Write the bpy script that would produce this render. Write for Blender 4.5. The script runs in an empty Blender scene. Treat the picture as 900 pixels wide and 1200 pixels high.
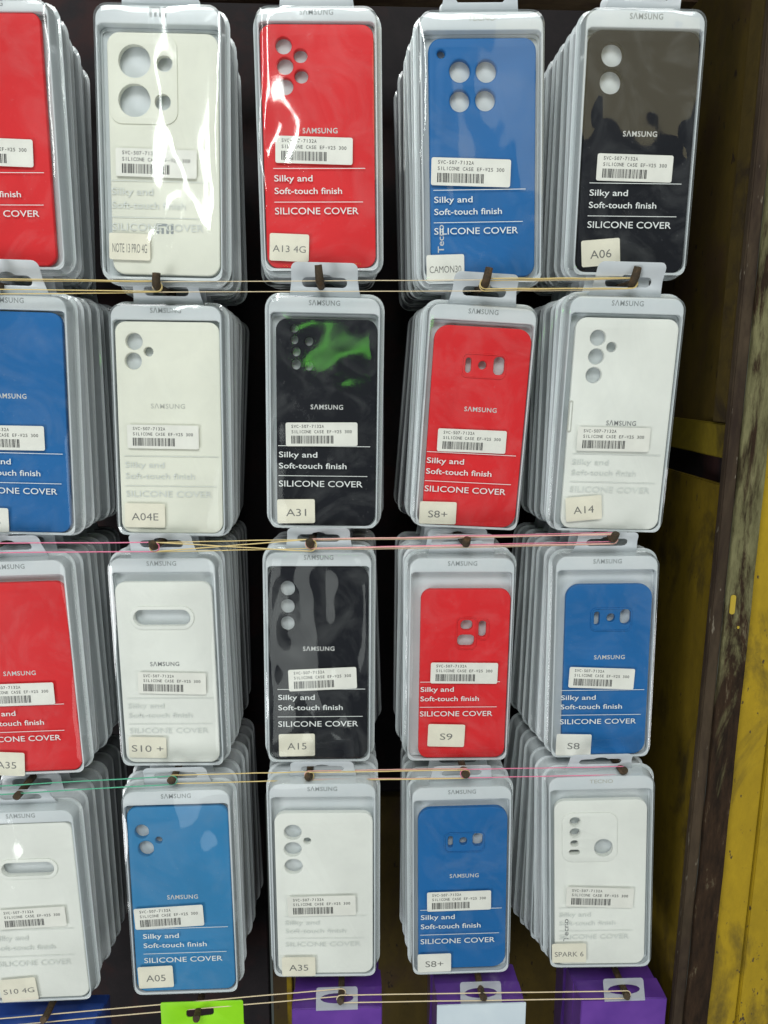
import bpy, bmesh, math, random
from mathutils import Vector, Matrix, noise
R = math.radians
SC = bpy.context.scene
COL = SC.collection
random.seed(7)

# ------------------------------------------------------------------ camera, world, lamps, exposure
D = 0.62
yaw, pitch, roll = 0.0426, 0.17416, 0.00131
fw = Vector((math.sin(yaw)*math.cos(pitch), math.cos(yaw)*math.cos(pitch), -math.sin(pitch)))
rt = Vector((math.cos(yaw), -math.sin(yaw), 0)); up = rt.cross(fw)
rt2 = rt*math.cos(roll)+up*math.sin(roll); up2 = up*math.cos(roll)-rt*math.sin(roll)
cam_d = bpy.data.cameras.new('camera'); cam = bpy.data.objects.new('camera', cam_d); COL.objects.link(cam)
cam.matrix_world = Matrix(((rt2.x, up2.x, -fw.x, 0), (rt2.y, up2.y, -fw.y, -D), (rt2.z, up2.z, -fw.z, 0), (0, 0, 0, 1)))
cam_d.sensor_width = 36; cam_d.lens = 895.8/1200*36; cam_d.clip_start = 0.01; cam_d.clip_end = 60
SC.camera = cam

wd = bpy.data.worlds.new('World'); SC.world = wd; wd.use_nodes = True
bg = wd.node_tree.nodes['Background']
bg.inputs[0].default_value = (0.86, 1.0, 0.93, 1); bg.inputs[1].default_value = 0.07

def area(name, loc, target, sx, sy, power, col, spread=180):
    l = bpy.data.lights.new(name, 'AREA'); l.shape = 'RECTANGLE'; l.size = sx; l.size_y = sy
    l.energy = power; l.color = col; l.spread = R(spread)
    o = bpy.data.objects.new(name, l); COL.objects.link(o); o.location = loc
    o.rotation_euler = (Vector(target)-Vector(loc)).to_track_quat('-Z', 'Y').to_euler()
    return o
area('shop_front_light', (-2.45, -2.3, -1.55), (0.0, 0, -0.45), 1.2, 1.6, 60, (0.99, 1.0, 1.0))
area('added_right_fill', (2.7, -2.3, -1.55), (0.1, 0, -0.45), 1.2, 1.4, 33, (0.99, 1.0, 0.99))  # unseen fill, added to light the right-hand sides of the stacks
area('ceiling_panel_lamp', (0.0, -2.4, 2.15), (0.0, 0, -0.4), 3.0, 0.8, 62, (0.98, 1.0, 0.985))
area('tube_lamp', (-0.50, -1.15, 0.95), (-0.2, 0.0, -0.2), 0.035, 1.2, 3.0, (0.94, 1.0, 0.96))
area('tube_lamp', (-0.22, -1.25, 1.08), (-0.0, 0.0, -0.2), 0.04, 1.2, 5, (0.94, 1.0, 0.96))
area('added_olive_lamp', (0.95, -2.0, 0.95), (0.2, 0.0, 0.0), 0.9, 0.55, 1.8, (1.0, 0.88, 0.50))  # unseen lamp added for olive reflections in the top right film, no real window
area('added_pale_lamp', (-0.40, -2.0, -0.75), (0.0, 0.0, -0.2), 0.40, 1.1, 2.2, (0.93, 1.0, 0.97))  # added lamp for a soft grey reflection on the black three-hole case, no real doorway
area('added_green_lamp', (-0.06, -1.5, 0.045), (0.0, 0.0, 0.1), 0.20, 0.018, 0.075, (0.22, 1.0, 0.10))  # added lamp for the green glint in the film, stands in for some green object
vs = SC.view_settings
vs.view_transform = 'Standard'; vs.look = 'None'; vs.exposure = 0.0; vs.gamma = 1.0; vs.use_curve_mapping = False
SC.cycles.max_bounces = 6; SC.cycles.transparent_max_bounces = 12

# ------------------------------------------------------------------ materials
def new_mat(name):
    m = bpy.data.materials.new(name); m.use_nodes = True
    nt = m.node_tree; b = nt.nodes['Principled BSDF']
    return m, nt, b
def N(nt, typ, **kw):
    n = nt.nodes.new(typ)
    for k, v in kw.items():
        if k in n.inputs: n.inputs[k].default_value = v
        else: setattr(n, k, v)
    return n
def ramp(nt, fac, stops, interp='LINEAR'):
    r = nt.nodes.new('ShaderNodeValToRGB'); r.color_ramp.interpolation = interp
    els = r.color_ramp.elements
    while len(els) < len(stops): els.new(0.5)
    for e, (p, c) in zip(els, stops): e.position = p; e.color = (*c, 1)
    nt.links.new(fac, r.inputs[0]); return r.outputs[0]
def coords(nt, scale=(1, 1, 1), rand=True):
    t = nt.nodes.new('ShaderNodeTexCoord'); mp = nt.nodes.new('ShaderNodeMapping')
    mp.inputs['Scale'].default_value = scale
    nt.links.new(t.outputs['Object'], mp.inputs['Vector'])
    if rand:
        oi = nt.nodes.new('ShaderNodeObjectInfo'); ml = N(nt, 'ShaderNodeMath', operation='MULTIPLY'); ml.inputs[1].default_value = 37.0
        nt.links.new(oi.outputs['Random'], ml.inputs[0]); nt.links.new(ml.outputs[0], mp.inputs['Location'])
    return mp.outputs[0]
def noise_tex(nt, vec, scale, detail=4, rough=0.55, dist=0.0):
    n = N(nt, 'ShaderNodeTexNoise', Scale=scale, Detail=detail, Roughness=rough, Distortion=dist)
    nt.links.new(vec, n.inputs['Vector']); return n.outputs['Fac']
def mixc(nt, fac, a, b):
    m = nt.nodes.new('ShaderNodeMix'); m.data_type = 'RGBA'
    nt.links.new(fac, m.inputs[0])
    for s, v in ((m.inputs[6], a), (m.inputs[7], b)):
        if isinstance(v, tuple): s.default_value = (*v, 1)
        else: nt.links.new(v, s)
    return m.outputs[2]
def bump(nt, b, h, strength=0.3, dist=0.001):
    bp = N(nt, 'ShaderNodeBump', Strength=strength, Distance=dist)
    nt.links.new(h, bp.inputs['Height']); nt.links.new(bp.outputs[0], b.inputs['Normal'])

def plastic(name, c1, c2, rough=0.35, bs=0.15, sss=0.0, scale=30, coat=0.0):
    m, nt, b = new_mat(name)
    v = coords(nt); n = noise_tex(nt, v, scale, 3)
    nt.links.new(ramp(nt, n, [(0.35, c1), (0.65, c2)]), b.inputs['Base Color'])
    b.inputs['Roughness'].default_value = rough
    bump(nt, b, noise_tex(nt, v, scale*3, 2), bs, 0.0004)
    if coat: b.inputs['Coat Weight'].default_value = coat
    return m
def silicone(name, c, spec=0.3):
    m, nt, b = new_mat(name)
    v = coords(nt); n = noise_tex(nt, v, 14, 4)
    d = tuple(x*0.86 for x in c)
    lint = ramp(nt, noise_tex(nt, v, 420, 2, 0.5), [(0.70, (0, 0, 0)), (0.74, (0.35, 0.35, 0.35))])
    nt.links.new(mixc(nt, lint, ramp(nt, n, [(0.3, d), (0.7, c)]), tuple(min(0.9, x*0.8+0.08) for x in c)), b.inputs['Base Color'])
    b.inputs['Roughness'].default_value = 0.55
    b.inputs['Specular IOR Level'].default_value = spec
    bump(nt, b, noise_tex(nt, v, 1400, 2), 0.03, 0.0002)
    return m
def thin_fresnel(nt, ior):
    # a thin sheet reflects the same from either side: cancel the node's own inside/outside switch
    fr = N(nt, 'ShaderNodeFresnel'); ge = nt.nodes.new('ShaderNodeNewGeometry')
    mr = nt.nodes.new('ShaderNodeMapRange'); nt.links.new(ge.outputs['Backfacing'], mr.inputs['Value'])
    mr.inputs['To Min'].default_value = ior; mr.inputs['To Max'].default_value = 1.0/ior
    nt.links.new(mr.outputs[0], fr.inputs['IOR']); return fr
def clear_film(name, tint=(1, 1, 1), haze=0.02, bumpy=0.25, rough=0.035, ior=1.5):
    m, nt, b = new_mat(name); nt.nodes.remove(b)
    out = nt.nodes['Material Output']
    tr = N(nt, 'ShaderNodeBsdfTransparent'); tr.inputs[0].default_value = (*tint, 1)
    gl = N(nt, 'ShaderNodeBsdfGlossy', Roughness=rough); df = N(nt, 'ShaderNodeBsdfDiffuse'); df.inputs[0].default_value = (0.8, 0.84, 0.84, 1)
    fr = thin_fresnel(nt, ior)
    v = coords(nt); h = noise_tex(nt, v, 22, 1, 0.4, 0.6)
    bp = N(nt, 'ShaderNodeBump', Strength=bumpy, Distance=0.004)
    nt.links.new(h, bp.inputs['Height'])
    nt.links.new(bp.outputs[0], gl.inputs['Normal']); nt.links.new(bp.outputs[0], fr.inputs['Normal'])
    m1 = nt.nodes.new('ShaderNodeMixShader'); m1.inputs[0].default_value = haze
    if haze < 0.01:                             # dust and finger smears lying on the sheet
        sm = noise_tex(nt, v, 17, 5, 0.6, 2.5)
        mr = N(nt, 'ShaderNodeMapRange'); nt.links.new(sm, mr.inputs['Value'])
        mr.inputs['From Min'].default_value = 0.45; mr.inputs['From Max'].default_value = 0.75
        mr.inputs['To Min'].default_value = haze; mr.inputs['To Max'].default_value = haze+0.045
        nt.links.new(mr.outputs[0], m1.inputs[0])
        rr_ = N(nt, 'ShaderNodeMapRange'); nt.links.new(sm, rr_.inputs['Value'])
        rr_.inputs['To Min'].default_value = rough*0.5; rr_.inputs['To Max'].default_value = rough*2.2
        nt.links.new(rr_.outputs[0], gl.inputs['Roughness'])
    nt.links.new(tr.outputs[0], m1.inputs[1]); nt.links.new(df.outputs[0], m1.inputs[2])
    # a thin sheet reflects from both of its faces
    f2 = N(nt, 'ShaderNodeMath', operation='MULTIPLY'); f2.inputs[1].default_value = 1.5; f2.use_clamp = True
    nt.links.new(fr.outputs[0], f2.inputs[0])
    m2 = nt.nodes.new('ShaderNodeMixShader')
    nt.links.new(f2.outputs[0], m2.inputs[0]); nt.links.new(m1.outputs[0], m2.inputs[1]); nt.links.new(gl.outputs[0], m2.inputs[2])
    nt.links.new(m2.outputs[0], out.inputs[0])
    return m
def flat(name, c, rough=0.6, metal=0.0):
    m, nt, b = new_mat(name)
    v = coords(nt); n = noise_tex(nt, v, 60, 2)
    nt.links.new(ramp(nt, n, [(0.3, tuple(x*0.9 for x in c)), (0.7, c)]), b.inputs['Base Color'])
    b.inputs['Roughness'].default_value = rough; b.inputs['Metallic'].default_value = metal
    return m

def milky(name, c1, c2):
    m, nt, b = new_mat(name); out = nt.nodes['Material Output']
    v = coords(nt); n = noise_tex(nt, v, 30, 3); c = ramp(nt, n, [(0.35, c1), (0.65, c2)])
    nt.links.new(c, b.inputs['Base Color']); b.inputs['Roughness'].default_value = 0.3; b.inputs['Coat Weight'].default_value = 0.2
    tl = nt.nodes.new('ShaderNodeBsdfTranslucent'); nt.links.new(c, tl.inputs[0])
    mx = nt.nodes.new('ShaderNodeMixShader'); mx.inputs[0].default_value = 0.20
    nt.links.new(b.outputs[0], mx.inputs[1]); nt.links.new(tl.outputs[0], mx.inputs[2]); nt.links.new(mx.outputs[0], out.inputs[0])
    return m

M = {}
M['tray'] = milky('milky_tray_plastic', (0.70, 0.755, 0.78), (0.76, 0.80, 0.82))
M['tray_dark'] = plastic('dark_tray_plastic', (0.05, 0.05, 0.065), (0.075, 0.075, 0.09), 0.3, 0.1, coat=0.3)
M['tab'] = milky('hang_tab_plastic', (0.66, 0.71, 0.75), (0.72, 0.76, 0.79))
M['tab_clear'] = clear_film('clear_tab_plastic', (0.9, 0.92, 0.95), 0.30, 0.05, 0.15)
M['film'] = clear_film('blister_film', (0.985, 0.99, 0.99), 0.003, 0.14, 0.045)
M['film_edge'] = clear_film('blister_side_film', (0.97, 0.985, 0.985), 0.22, 0.12, 0.06, 1.55)
def plain_clear(name):
    m, nt, b = new_mat(name); nt.nodes.remove(b)
    t0 = N(nt, 'ShaderNodeBsdfTransparent'); gl = N(nt, 'ShaderNodeBsdfGlossy', Roughness=0.06); fr = thin_fresnel(nt, 1.5)
    df = N(nt, 'ShaderNodeBsdfDiffuse'); df.inputs[0].default_value = (0.80, 0.84, 0.86, 1); tr = nt.nodes.new('ShaderNodeMixShader'); tr.inputs[0].default_value = 0.38
    nt.links.new(t0.outputs[0], tr.inputs[1]); nt.links.new(df.outputs[0], tr.inputs[2])
    mx = nt.nodes.new('ShaderNodeMixShader'); nt.links.new(fr.outputs[0], mx.inputs[0]); nt.links.new(tr.outputs[0], mx.inputs[1]); nt.links.new(gl.outputs[0], mx.inputs[2])
    nt.links.new(mx.outputs[0], nt.nodes['Material Output'].inputs[0]); return m
M['film_rear'] = plain_clear('stacked_blister_film')
M['red'] = silicone('red_silicone', (0.70, 0.016, 0.022))
M['blue'] = silicone('blue_silicone', (0.006, 0.13, 0.38))
M['lightblue'] = silicone('hazed_blue_silicone', (0.03, 0.22, 0.46))  # blue silicone lightened to carry the haze of the film over it
M['white'] = silicone('white_silicone', (0.80, 0.82, 0.77))
M['cream'] = silicone('warm_white_silicone', (0.78, 0.79, 0.69))
M['black'] = silicone('black_silicone', (0.008, 0.009, 0.014), 0.12)
M['sticker'] = flat('sticker_paper', (0.80, 0.80, 0.74), 0.45)
M['sticker_cream'] = flat('cream_sticker_paper', (0.80, 0.77, 0.64), 0.5)
M['ink'] = flat('black_ink', (0.03, 0.03, 0.03), 0.5)
M['ink_grey'] = flat('grey_ink', (0.16, 0.16, 0.15), 0.5)
M['print'] = flat('white_film_print', (0.80, 0.83, 0.82), 0.4)
M['print_grey'] = flat('pale_grey_film_print', (0.68, 0.71, 0.68), 0.4)
M['letter_grey'] = flat('grey_lettering', (0.30, 0.33, 0.34), 0.4)
M['letter_silver'] = flat('silver_lettering', (0.62, 0.63, 0.62), 0.35)
M['letter_pale'] = flat('pale_lettering', (0.50, 0.51, 0.46), 0.4)
M['letter_dark'] = flat('dark_lettering', (0.20, 0.21, 0.21), 0.4)

def rusty(name, c1, c2, c3, scale, rough=0.8, stretch=(1, 1, 1), thr=0.55, spots=None, bmp=0.5):
    m, nt, b = new_mat(name)
    v = coords(nt, stretch, rand=False)
    n1 = noise_tex(nt, v, scale, 8, 0.65, 0.4); n2 = noise_tex(nt, v, scale*5.3, 6, 0.7)
    base = ramp(nt, n2, [(0.3, c1), (0.7, c2)])
    f = ramp(nt, n1, [(thr-0.05, (0, 0, 0)), (thr+0.06, (1, 1, 1))])
    col = mixc(nt, f, base, c3)
    if spots:
        n3 = noise_tex(nt, v, scale*14, 3, 0.6)
        f3 = ramp(nt, n3, [(0.66, (0, 0, 0)), (0.70, (1, 1, 1))])
        col = mixc(nt, f3, col, spots)
    nt.links.new(col, b.inputs['Base Color']); b.inputs['Roughness'].default_value = rough; b.inputs['Specular IOR Level'].default_value = 0.25
    bump(nt, b, n2, bmp, 0.0008)
    return m
M['nail'] = rusty('rusty_iron', (0.03, 0.022, 0.014), (0.075, 0.052, 0.03), (0.10, 0.06, 0.03), 120, 0.65)
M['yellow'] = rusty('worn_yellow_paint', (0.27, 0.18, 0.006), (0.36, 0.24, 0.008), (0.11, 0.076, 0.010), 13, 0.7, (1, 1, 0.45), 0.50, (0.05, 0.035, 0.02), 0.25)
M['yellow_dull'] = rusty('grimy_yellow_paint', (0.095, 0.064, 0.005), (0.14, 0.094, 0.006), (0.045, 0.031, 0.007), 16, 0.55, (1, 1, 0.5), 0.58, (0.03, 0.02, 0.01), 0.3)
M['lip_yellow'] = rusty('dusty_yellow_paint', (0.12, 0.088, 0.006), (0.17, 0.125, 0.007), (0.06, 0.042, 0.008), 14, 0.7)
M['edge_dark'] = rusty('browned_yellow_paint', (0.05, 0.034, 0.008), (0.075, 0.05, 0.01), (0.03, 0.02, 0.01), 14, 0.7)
M['yellow_dark'] = rusty('shaded_grimy_yellow_paint', (0.050, 0.034, 0.007), (0.080, 0.053, 0.008), (0.05, 0.03, 0.012), 10, 0.6, (1, 1, 0.5), 0.55, (0.02, 0.012, 0.008), 0.3)  # shade of the upper side panel put into the base colour, grime spots besides
M['post_side'] = rusty('grey_brown_steel', (0.028, 0.019, 0.010), (0.065, 0.044, 0.026), (0.020, 0.011, 0.007), 14, 0.8, (1, 1, 0.25), 0.55, (0.14, 0.12, 0.09))
M['board'] = rusty('dark_board', (0.010, 0.008, 0.010), (0.018, 0.013, 0.015), (0.03, 0.012, 0.012), 10, 0.7)
M['rail'] = rusty('dark_wood_rail', (0.10, 0.06, 0.03), (0.16, 0.10, 0.05), (0.05, 0.02, 0.02), 20, 0.7, (0.2, 1, 1))
def post_front_mat():
    # olive primer high on the post, scraped to dark rust lower down
    m, nt, b = new_mat('weathered_olive_and_rust')
    v = coords(nt, (1, 1, 0.22), rand=False)
    n1 = noise_tex(nt, v, 26, 9, 0.7, 0.5); n2 = noise_tex(nt, v, 150, 6, 0.7)
    t = nt.nodes.new('ShaderNodeTexCoord'); sp = nt.nodes.new('ShaderNodeSeparateXYZ'); nt.links.new(t.outputs['Object'], sp.inputs[0])
    g = N(nt, 'ShaderNodeMapRange'); g.inputs['From Min'].default_value = 0.70; g.inputs['From Max'].default_value = 1.15
    g.inputs['To Min'].default_value = -0.20; g.inputs['To Max'].default_value = 0.06
    nt.links.new(sp.outputs['Z'], g.inputs['Value'])
    ad = N(nt, 'ShaderNodeMath', operation='ADD'); nt.links.new(n1, ad.inputs[0]); nt.links.new(g.outputs[0], ad.inputs[1])
    f = ramp(nt, ad.outputs[0], [(0.42, (0, 0, 0)), (0.50, (1, 1, 1))])
    olive = ramp(nt, n2, [(0.3, (0.055, 0.050, 0.022)), (0.7, (0.19, 0.18, 0.09))])
    rust = ramp(nt, n2, [(0.35, (0.012, 0.007, 0.004)), (0.62, (0.035, 0.019, 0.010)), (0.72, (0.14, 0.12, 0.075))])
    nt.links.new(mixc(nt, f, rust, olive), b.inputs['Base Color']); b.inputs['Roughness'].default_value = 0.8; b.inputs['Specular IOR Level'].default_value = 0.15
    bump(nt, b, n2, 0.9, 0.0012); return m
M['post_front'] = post_front_mat()
M['chip'] = flat('yellow_paint_chip', (0.42, 0.30, 0.015), 0.6)
M['band_yellow'] = flat('yellow_rubber', (0.70, 0.54, 0.22), 0.45)
M['band_cream'] = flat('cream_rubber', (0.74, 0.61, 0.40), 0.45)
M['band_pink'] = flat('pink_rubber', (0.80, 0.20, 0.34), 0.45)
M['band_salmon'] = flat('salmon_rubber', (0.78, 0.42, 0.36), 0.45)
M['band_green'] = flat('green_rubber', (0.09, 0.44, 0.27), 0.45)
M['purple'] = plastic('purple_glossy_card', (0.10, 0.035, 0.26), (0.14, 0.05, 0.32), 0.3, 0.3, coat=0.6)
M['lime'] = plastic('lime_green_card', (0.24, 0.62, 0.012), (0.28, 0.68, 0.016), 0.35, 0.2)
M['navy'] = plastic('blue_glossy_card', (0.02, 0.06, 0.30), (0.03, 0.09, 0.38), 0.3, 0.2, coat=0.5)
M['pale'] = plastic('pale_blue_card', (0.55, 0.63, 0.69), (0.60, 0.68, 0.73), 0.4, 0.25)
M['redbox'] = flat('crimson_card', (0.5, 0.02, 0.04), 0.4)

# ------------------------------------------------------------------ mesh helpers
def link(name, me, mat=None, parent=None, loc=(0, 0, 0), rot=None):
    o = bpy.data.objects.new(name, me); COL.objects.link(o)
    if mat is not None and not me.materials: me.materials.append(mat)
    o.parent = parent; o.location = loc
    if rot: o.rotation_euler = rot
    return o
def tag(o, label=None, cat=None, group=None, kind=None):
    for k, v in (('label', label), ('category', cat), ('group', group), ('kind', kind)):
        if v: o[k] = v
    return o
def empty(name, loc, label, cat, group=None, mat3=None, scale=1.0):
    o = bpy.data.objects.new(name, None); o.empty_display_size = 0.01; COL.objects.link(o)
    m = Matrix.Translation(loc) @ (mat3.to_4x4() if mat3 else Matrix.Identity(4)) @ Matrix.Scale(scale, 4)
    o.matrix_world = m
    return tag(o, label, cat, group)
def from_bm(name, bm, smooth=True, ang=35):
    me = bpy.data.meshes.new(name); bm.to_mesh(me); bm.free()
    if smooth:
        me.shade_smooth(); me.set_sharp_from_angle(angle=R(ang))
    return me
def rrect(cx, cz, w, h, r, n=6, rt_=None):
    """closed loop of points, counter-clockwise; rt_ : radius of the two top corners"""
    pts = []
    rt_ = r if rt_ is None else rt_
    for (sx, sz, a0, rr) in ((1, 1, 0, rt_), (-1, 1, 90, rt_), (-1, -1, 180, r), (1, -1, 270, r)):
        rr = min(rr, w/2-1e-5, h/2-1e-5)
        for i in range(n+1):
            a = R(a0+90*i/n)
            pts.append((cx+sx*(w/2-rr)+rr*math.cos(a), cz+sz*(h/2-rr)+rr*math.sin(a)))
    return pts
def solid(loops, y0, y1, bevel=0.0, res=2):
    """plate with holes: 2-D outlines (x, z) extruded from y0 (front) to y1 (back); first loop outside. Returns a bmesh."""
    cu = bpy.data.curves.new('outline', 'CURVE'); cu.dimensions = '2D'; cu.fill_mode = 'BOTH'
    for lp in loops:
        s = cu.splines.new('POLY'); s.points.add(len(lp)-1)
        for p, q in zip(s.points, lp): p.co = (q[0], q[1], 0, 1)
        s.use_cyclic_u = True
    th = y1-y0
    cu.extrude = max(th/2-bevel, 1e-6); cu.bevel_depth = bevel; cu.bevel_resolution = res; cu.offset = -bevel
    ob = bpy.data.objects.new('outline', cu); COL.objects.link(ob)
    me = bpy.data.meshes.new_from_object(ob.evaluated_get(bpy.context.evaluated_depsgraph_get()))
    bpy.data.objects.remove(ob); bpy.data.curves.remove(cu)
    bm = bmesh.new(); bm.from_mesh(me); bpy.data.meshes.remove(me)
    bmesh.ops.remove_doubles(bm, verts=bm.verts, dist=1e-6)
    ym = (y0+y1)/2
    for v in bm.verts: v.co = Vector((v.co.x, ym-v.co.z, v.co.y))
    return bm
def join(*bms):
    out = bms[0]
    for b in bms[1:]:
        me = bpy.data.meshes.new('tmp'); b.to_mesh(me); b.free(); out.from_mesh(me); bpy.data.meshes.remove(me)
    return out
def box_bm(x0, x1, y0, y1, z0, z1, bev=0.0):
    bm = bmesh.new(); bmesh.ops.create_cube(bm, size=1)
    for v in bm.verts: v.co = Vector((x0+(v.co.x+.5)*(x1-x0), y0+(v.co.y+.5)*(y1-y0), z0+(v.co.z+.5)*(z1-z0)))
    if bev: bmesh.ops.bevel(bm, geom=bm.edges[:], offset=bev, segments=2, affect='EDGES')
    return bm
def tube_bm(pts, rad, n=8, closed=False):
    bm = bmesh.new(); rings = []
    P = [Vector(p) for p in pts]; L = len(P); prev = None
    for i, p in enumerate(P):
        if closed: t = (P[(i+1) % L]-P[i-1]).normalized()
        else: t = (P[min(i+1, L-1)]-P[max(i-1, 0)]).normalized()
        a = prev if prev is not None else (Vector((0, 1, 0)) if abs(t.y) < .9 else Vector((1, 0, 0)))
        u = (a-t*a.dot(t)).normalized(); w = t.cross(u); prev = u
        r = rad(i) if callable(rad) else rad
        rings.append([bm.verts.new(p+u*math.cos(2*math.pi*k/n)*r+w*math.sin(2*math.pi*k/n)*r) for k in range(n)])
    for i in range(L if closed else L-1):
        a, b = rings[i], rings[(i+1) % L]
        for k in range(n): bm.faces.new((a[k], a[(k+1) % n], b[(k+1) % n], b[k]))
    if not closed:
        bm.faces.new(rings[0][::-1]); bm.faces.new(rings[-1])
    bmesh.ops.recalc_face_normals(bm, faces=bm.faces)
    return bm
TCACHE = {}
def text_bm(s, width=None, height=None, bold=0.0, spacing=1.0, anchor='C', shear=0.0):
    """flat lettering, faces -y, scaled to width and cap height"""
    cu = bpy.data.curves.new('text', 'FONT'); cu.body = s; cu.size = 1; cu.offset = bold; cu.space_character = spacing
    cu.resolution_u = 3; cu.fill_mode = 'FRONT'; cu.shear = shear
    ob = bpy.data.objects.new('text', cu); COL.objects.link(ob)
    me = bpy.data.meshes.new_from_object(ob.evaluated_get(bpy.context.evaluated_depsgraph_get()))
    bpy.data.objects.remove(ob); bpy.data.curves.remove(cu)
    bm = bmesh.new(); bm.from_mesh(me); bpy.data.meshes.remove(me)
    xs = [v.co.x for v in bm.verts]; x0, x1 = min(xs), max(xs)
    cap = 0.70
    sx = width/(x1-x0) if width else height/cap
    sz = height/cap if height else sx
    off = {'C': (x0+x1)/2, 'L': x0}[anchor]
    for v in bm.verts: v.co = Vector(((v.co.x-off)*sx, 0, (v.co.y-(cap/2 if anchor == 'C' else 0))*sz))
    return bm
def move(bm, x=0, y=0, z=0):
    for v in bm.verts: v.co += Vector((x, y, z))
    return bm

# ------------------------------------------------------------------ the packages
mm = 0.001
W, H = 0.0976, 0.1953
HOLE = H/2+0.008                       # hang point above the package centre
T = 0.0170                             # thickness of a package

def tray_mesh(name, wt, dark=False):
    """moulded inner tray: flange, raised frame with a window, recessed floor"""
    win = rrect(0, (wt-94*mm)/2, 87.2*mm, wt+93.4*mm, 5*mm, rt_=4*mm)
    frame = solid([rrect(0, 0, W-8.2*mm, H-8.0*mm, 9.5*mm), win], 1.6*mm, 14.2*mm, 0.9*mm, 3)
    for v in frame.verts:                       # side walls lean out towards the flange
        if v.co.y > 10*mm and (abs(v.co.x) > 44.0*mm or abs(v.co.z) > H/2-4.15*mm or (abs(v.co.x)-36*mm)+(abs(v.co.z)-(H/2-13*mm)) > 7*mm and abs(v.co.x) > 36*mm and abs(v.co.z) > H/2-13*mm):
            v.co.x *= 1.032; v.co.z *= 1.015
    floor = solid([rrect(0, 0, W-9*mm, H-9*mm, 9*mm)], 9.2*mm, 11.0*mm)
    flange = solid([rrect(0, 0, W, H, 13*mm)], 14.6*mm, 15.6*mm, 0.2*mm)
    ledge = solid([rrect(0, (wt-94*mm)/2, 87.6*mm, wt+93*mm, 5*mm), rrect(0, (wt-94*mm)/2, 84.4*mm, wt+88*mm, 4*mm)[::-1]], 8.3*mm, 9.4*mm, 0.4*mm)
    return from_bm(name, join(frame, ledge, floor, flange))

def cover_mesh(name, seed, amp):
    """clear blister: wavy front sheet and side walls running back to the flange"""
    bm = bmesh.new(); w2, h2, r = W/2-3.3*mm, H/2-3.3*mm, 10*mm
    nx = 28 if amp else 6
    zs = [-h2]
    for i in range(1, 7): zs.append(-h2+r*(1-math.cos(R(15*i))))
    nm = 52 if amp else 6
    a, b = zs[-1], -zs[-1]
    zs += [a+(b-a)*i/nm for i in range(1, nm)]
    zs += [-z for z in zs[:7][::-1]]
    rows = []
    for z in zs:
        d = max(0, abs(z)-(h2-r)); hw = w2-r+math.sqrt(max(0, r*r-d*d)) if d > 0 else w2
        row = []
        for i in range(nx+1):
            x = hw*(2*i/nx-1)
            edge = min(1, (w2-abs(x))/(6*mm))*min(1, (h2-abs(z))/(6*mm)); edge = max(0, edge)
            y = 0.0
            if amp:
                p = Vector((x*22+seed*7.1, seed*3.3, z*13))
                q = Vector((x*60-seed*2.1, seed*5.7, z*38))
                y = amp*(noise.noise(p)+(0.42 if amp > 1.9*mm else 0.25)*noise.noise(q))*edge
                y = min(y, 0.8*mm)
            y += 0.7*mm*(1-edge)**2
            row.append(bm.verts.new((x, y, z)))
        rows.append(row)
    for i in range(len(rows)-1):
        for k in range(nx): bm.faces.new((rows[i][k], rows[i][k+1], rows[i+1][k+1], rows[i+1][k]))
    nf = len(bm.faces)
    # side walls follow the boundary
    loop = rows[0][:]+[r_[-1] for r_ in rows[1:]]+rows[-1][-2::-1]+[r_[0] for r_ in rows[-2:0:-1]]
    prev = loop
    for (g, y) in ((1.0, 14.1*mm), (1.03, 14.4*mm)):
        cur = []
        for v in loop:
            k = 1.0+(0.026 if g == 1.0 else 0.060)
            cur.append(bm.verts.new((v.co.x*k, y, v.co.z*(1.0+(k-1)*0.5))))
        n = len(loop)
        for i in range(n):
            f = bm.faces.new((prev[i], prev[(i+1) % n], cur[(i+1) % n], cur[i])); f.material_index = 1
        prev = cur
    bmesh.ops.recalc_face_normals(bm, faces=bm.faces)
    me = from_bm(name, bm, ang=50)
    me.materials.append(M['film']); me.materials.append(M['film_edge' if amp else 'film_rear'])
    return me

def tab_mesh(name, topz, lean):
    """hang tab with a euro slot; z is measured from the hang point"""
    w2 = 26.5*mm; base = -14*mm
    out = [(-w2-3*mm, base), (w2+3*mm, base), (w2+1*mm, -5*mm), (w2, 1*mm)]
    for i in range(6):
        a = R(90*i/5); out.append((w2-5*mm+5*mm*math.cos(a), topz-5*mm+5*mm*math.sin(a)))
    for i in range(6):
        a = R(90+90*i/5); out.append((-w2+5*mm+5*mm*math.cos(a), topz-5*mm+5*mm*math.sin(a)))
    out += [(-w2, 1*mm), (-w2-1*mm, -5*mm)]
    slot = []
    for i in range(7):
        a = R(-90+180*i/6); slot.append((14.5*mm+3.6*mm*math.cos(a), -0.4*mm+3.6*mm*math.sin(a)))
    slot += [(6*mm, 3.4*mm), (4*mm, 4.9*mm), (0, 5.6*mm), (-4*mm, 4.9*mm), (-6*mm, 3.4*mm)]
    for i in range(7):
        a = R(90+180*i/6); slot.append((-14.5*mm+3.6*mm*math.cos(a), -0.4*mm+3.6*mm*math.sin(a)))
    bm = solid([out, slot], -0.35*mm, 0.35*mm, 0.1*mm, 1)
    for v in bm.verts:
        t = (v.co.z-base)
        v.co.y += 14.0*mm-lean*max(0, t)/(topz-base)
    return from_bm(name, bm)

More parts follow.
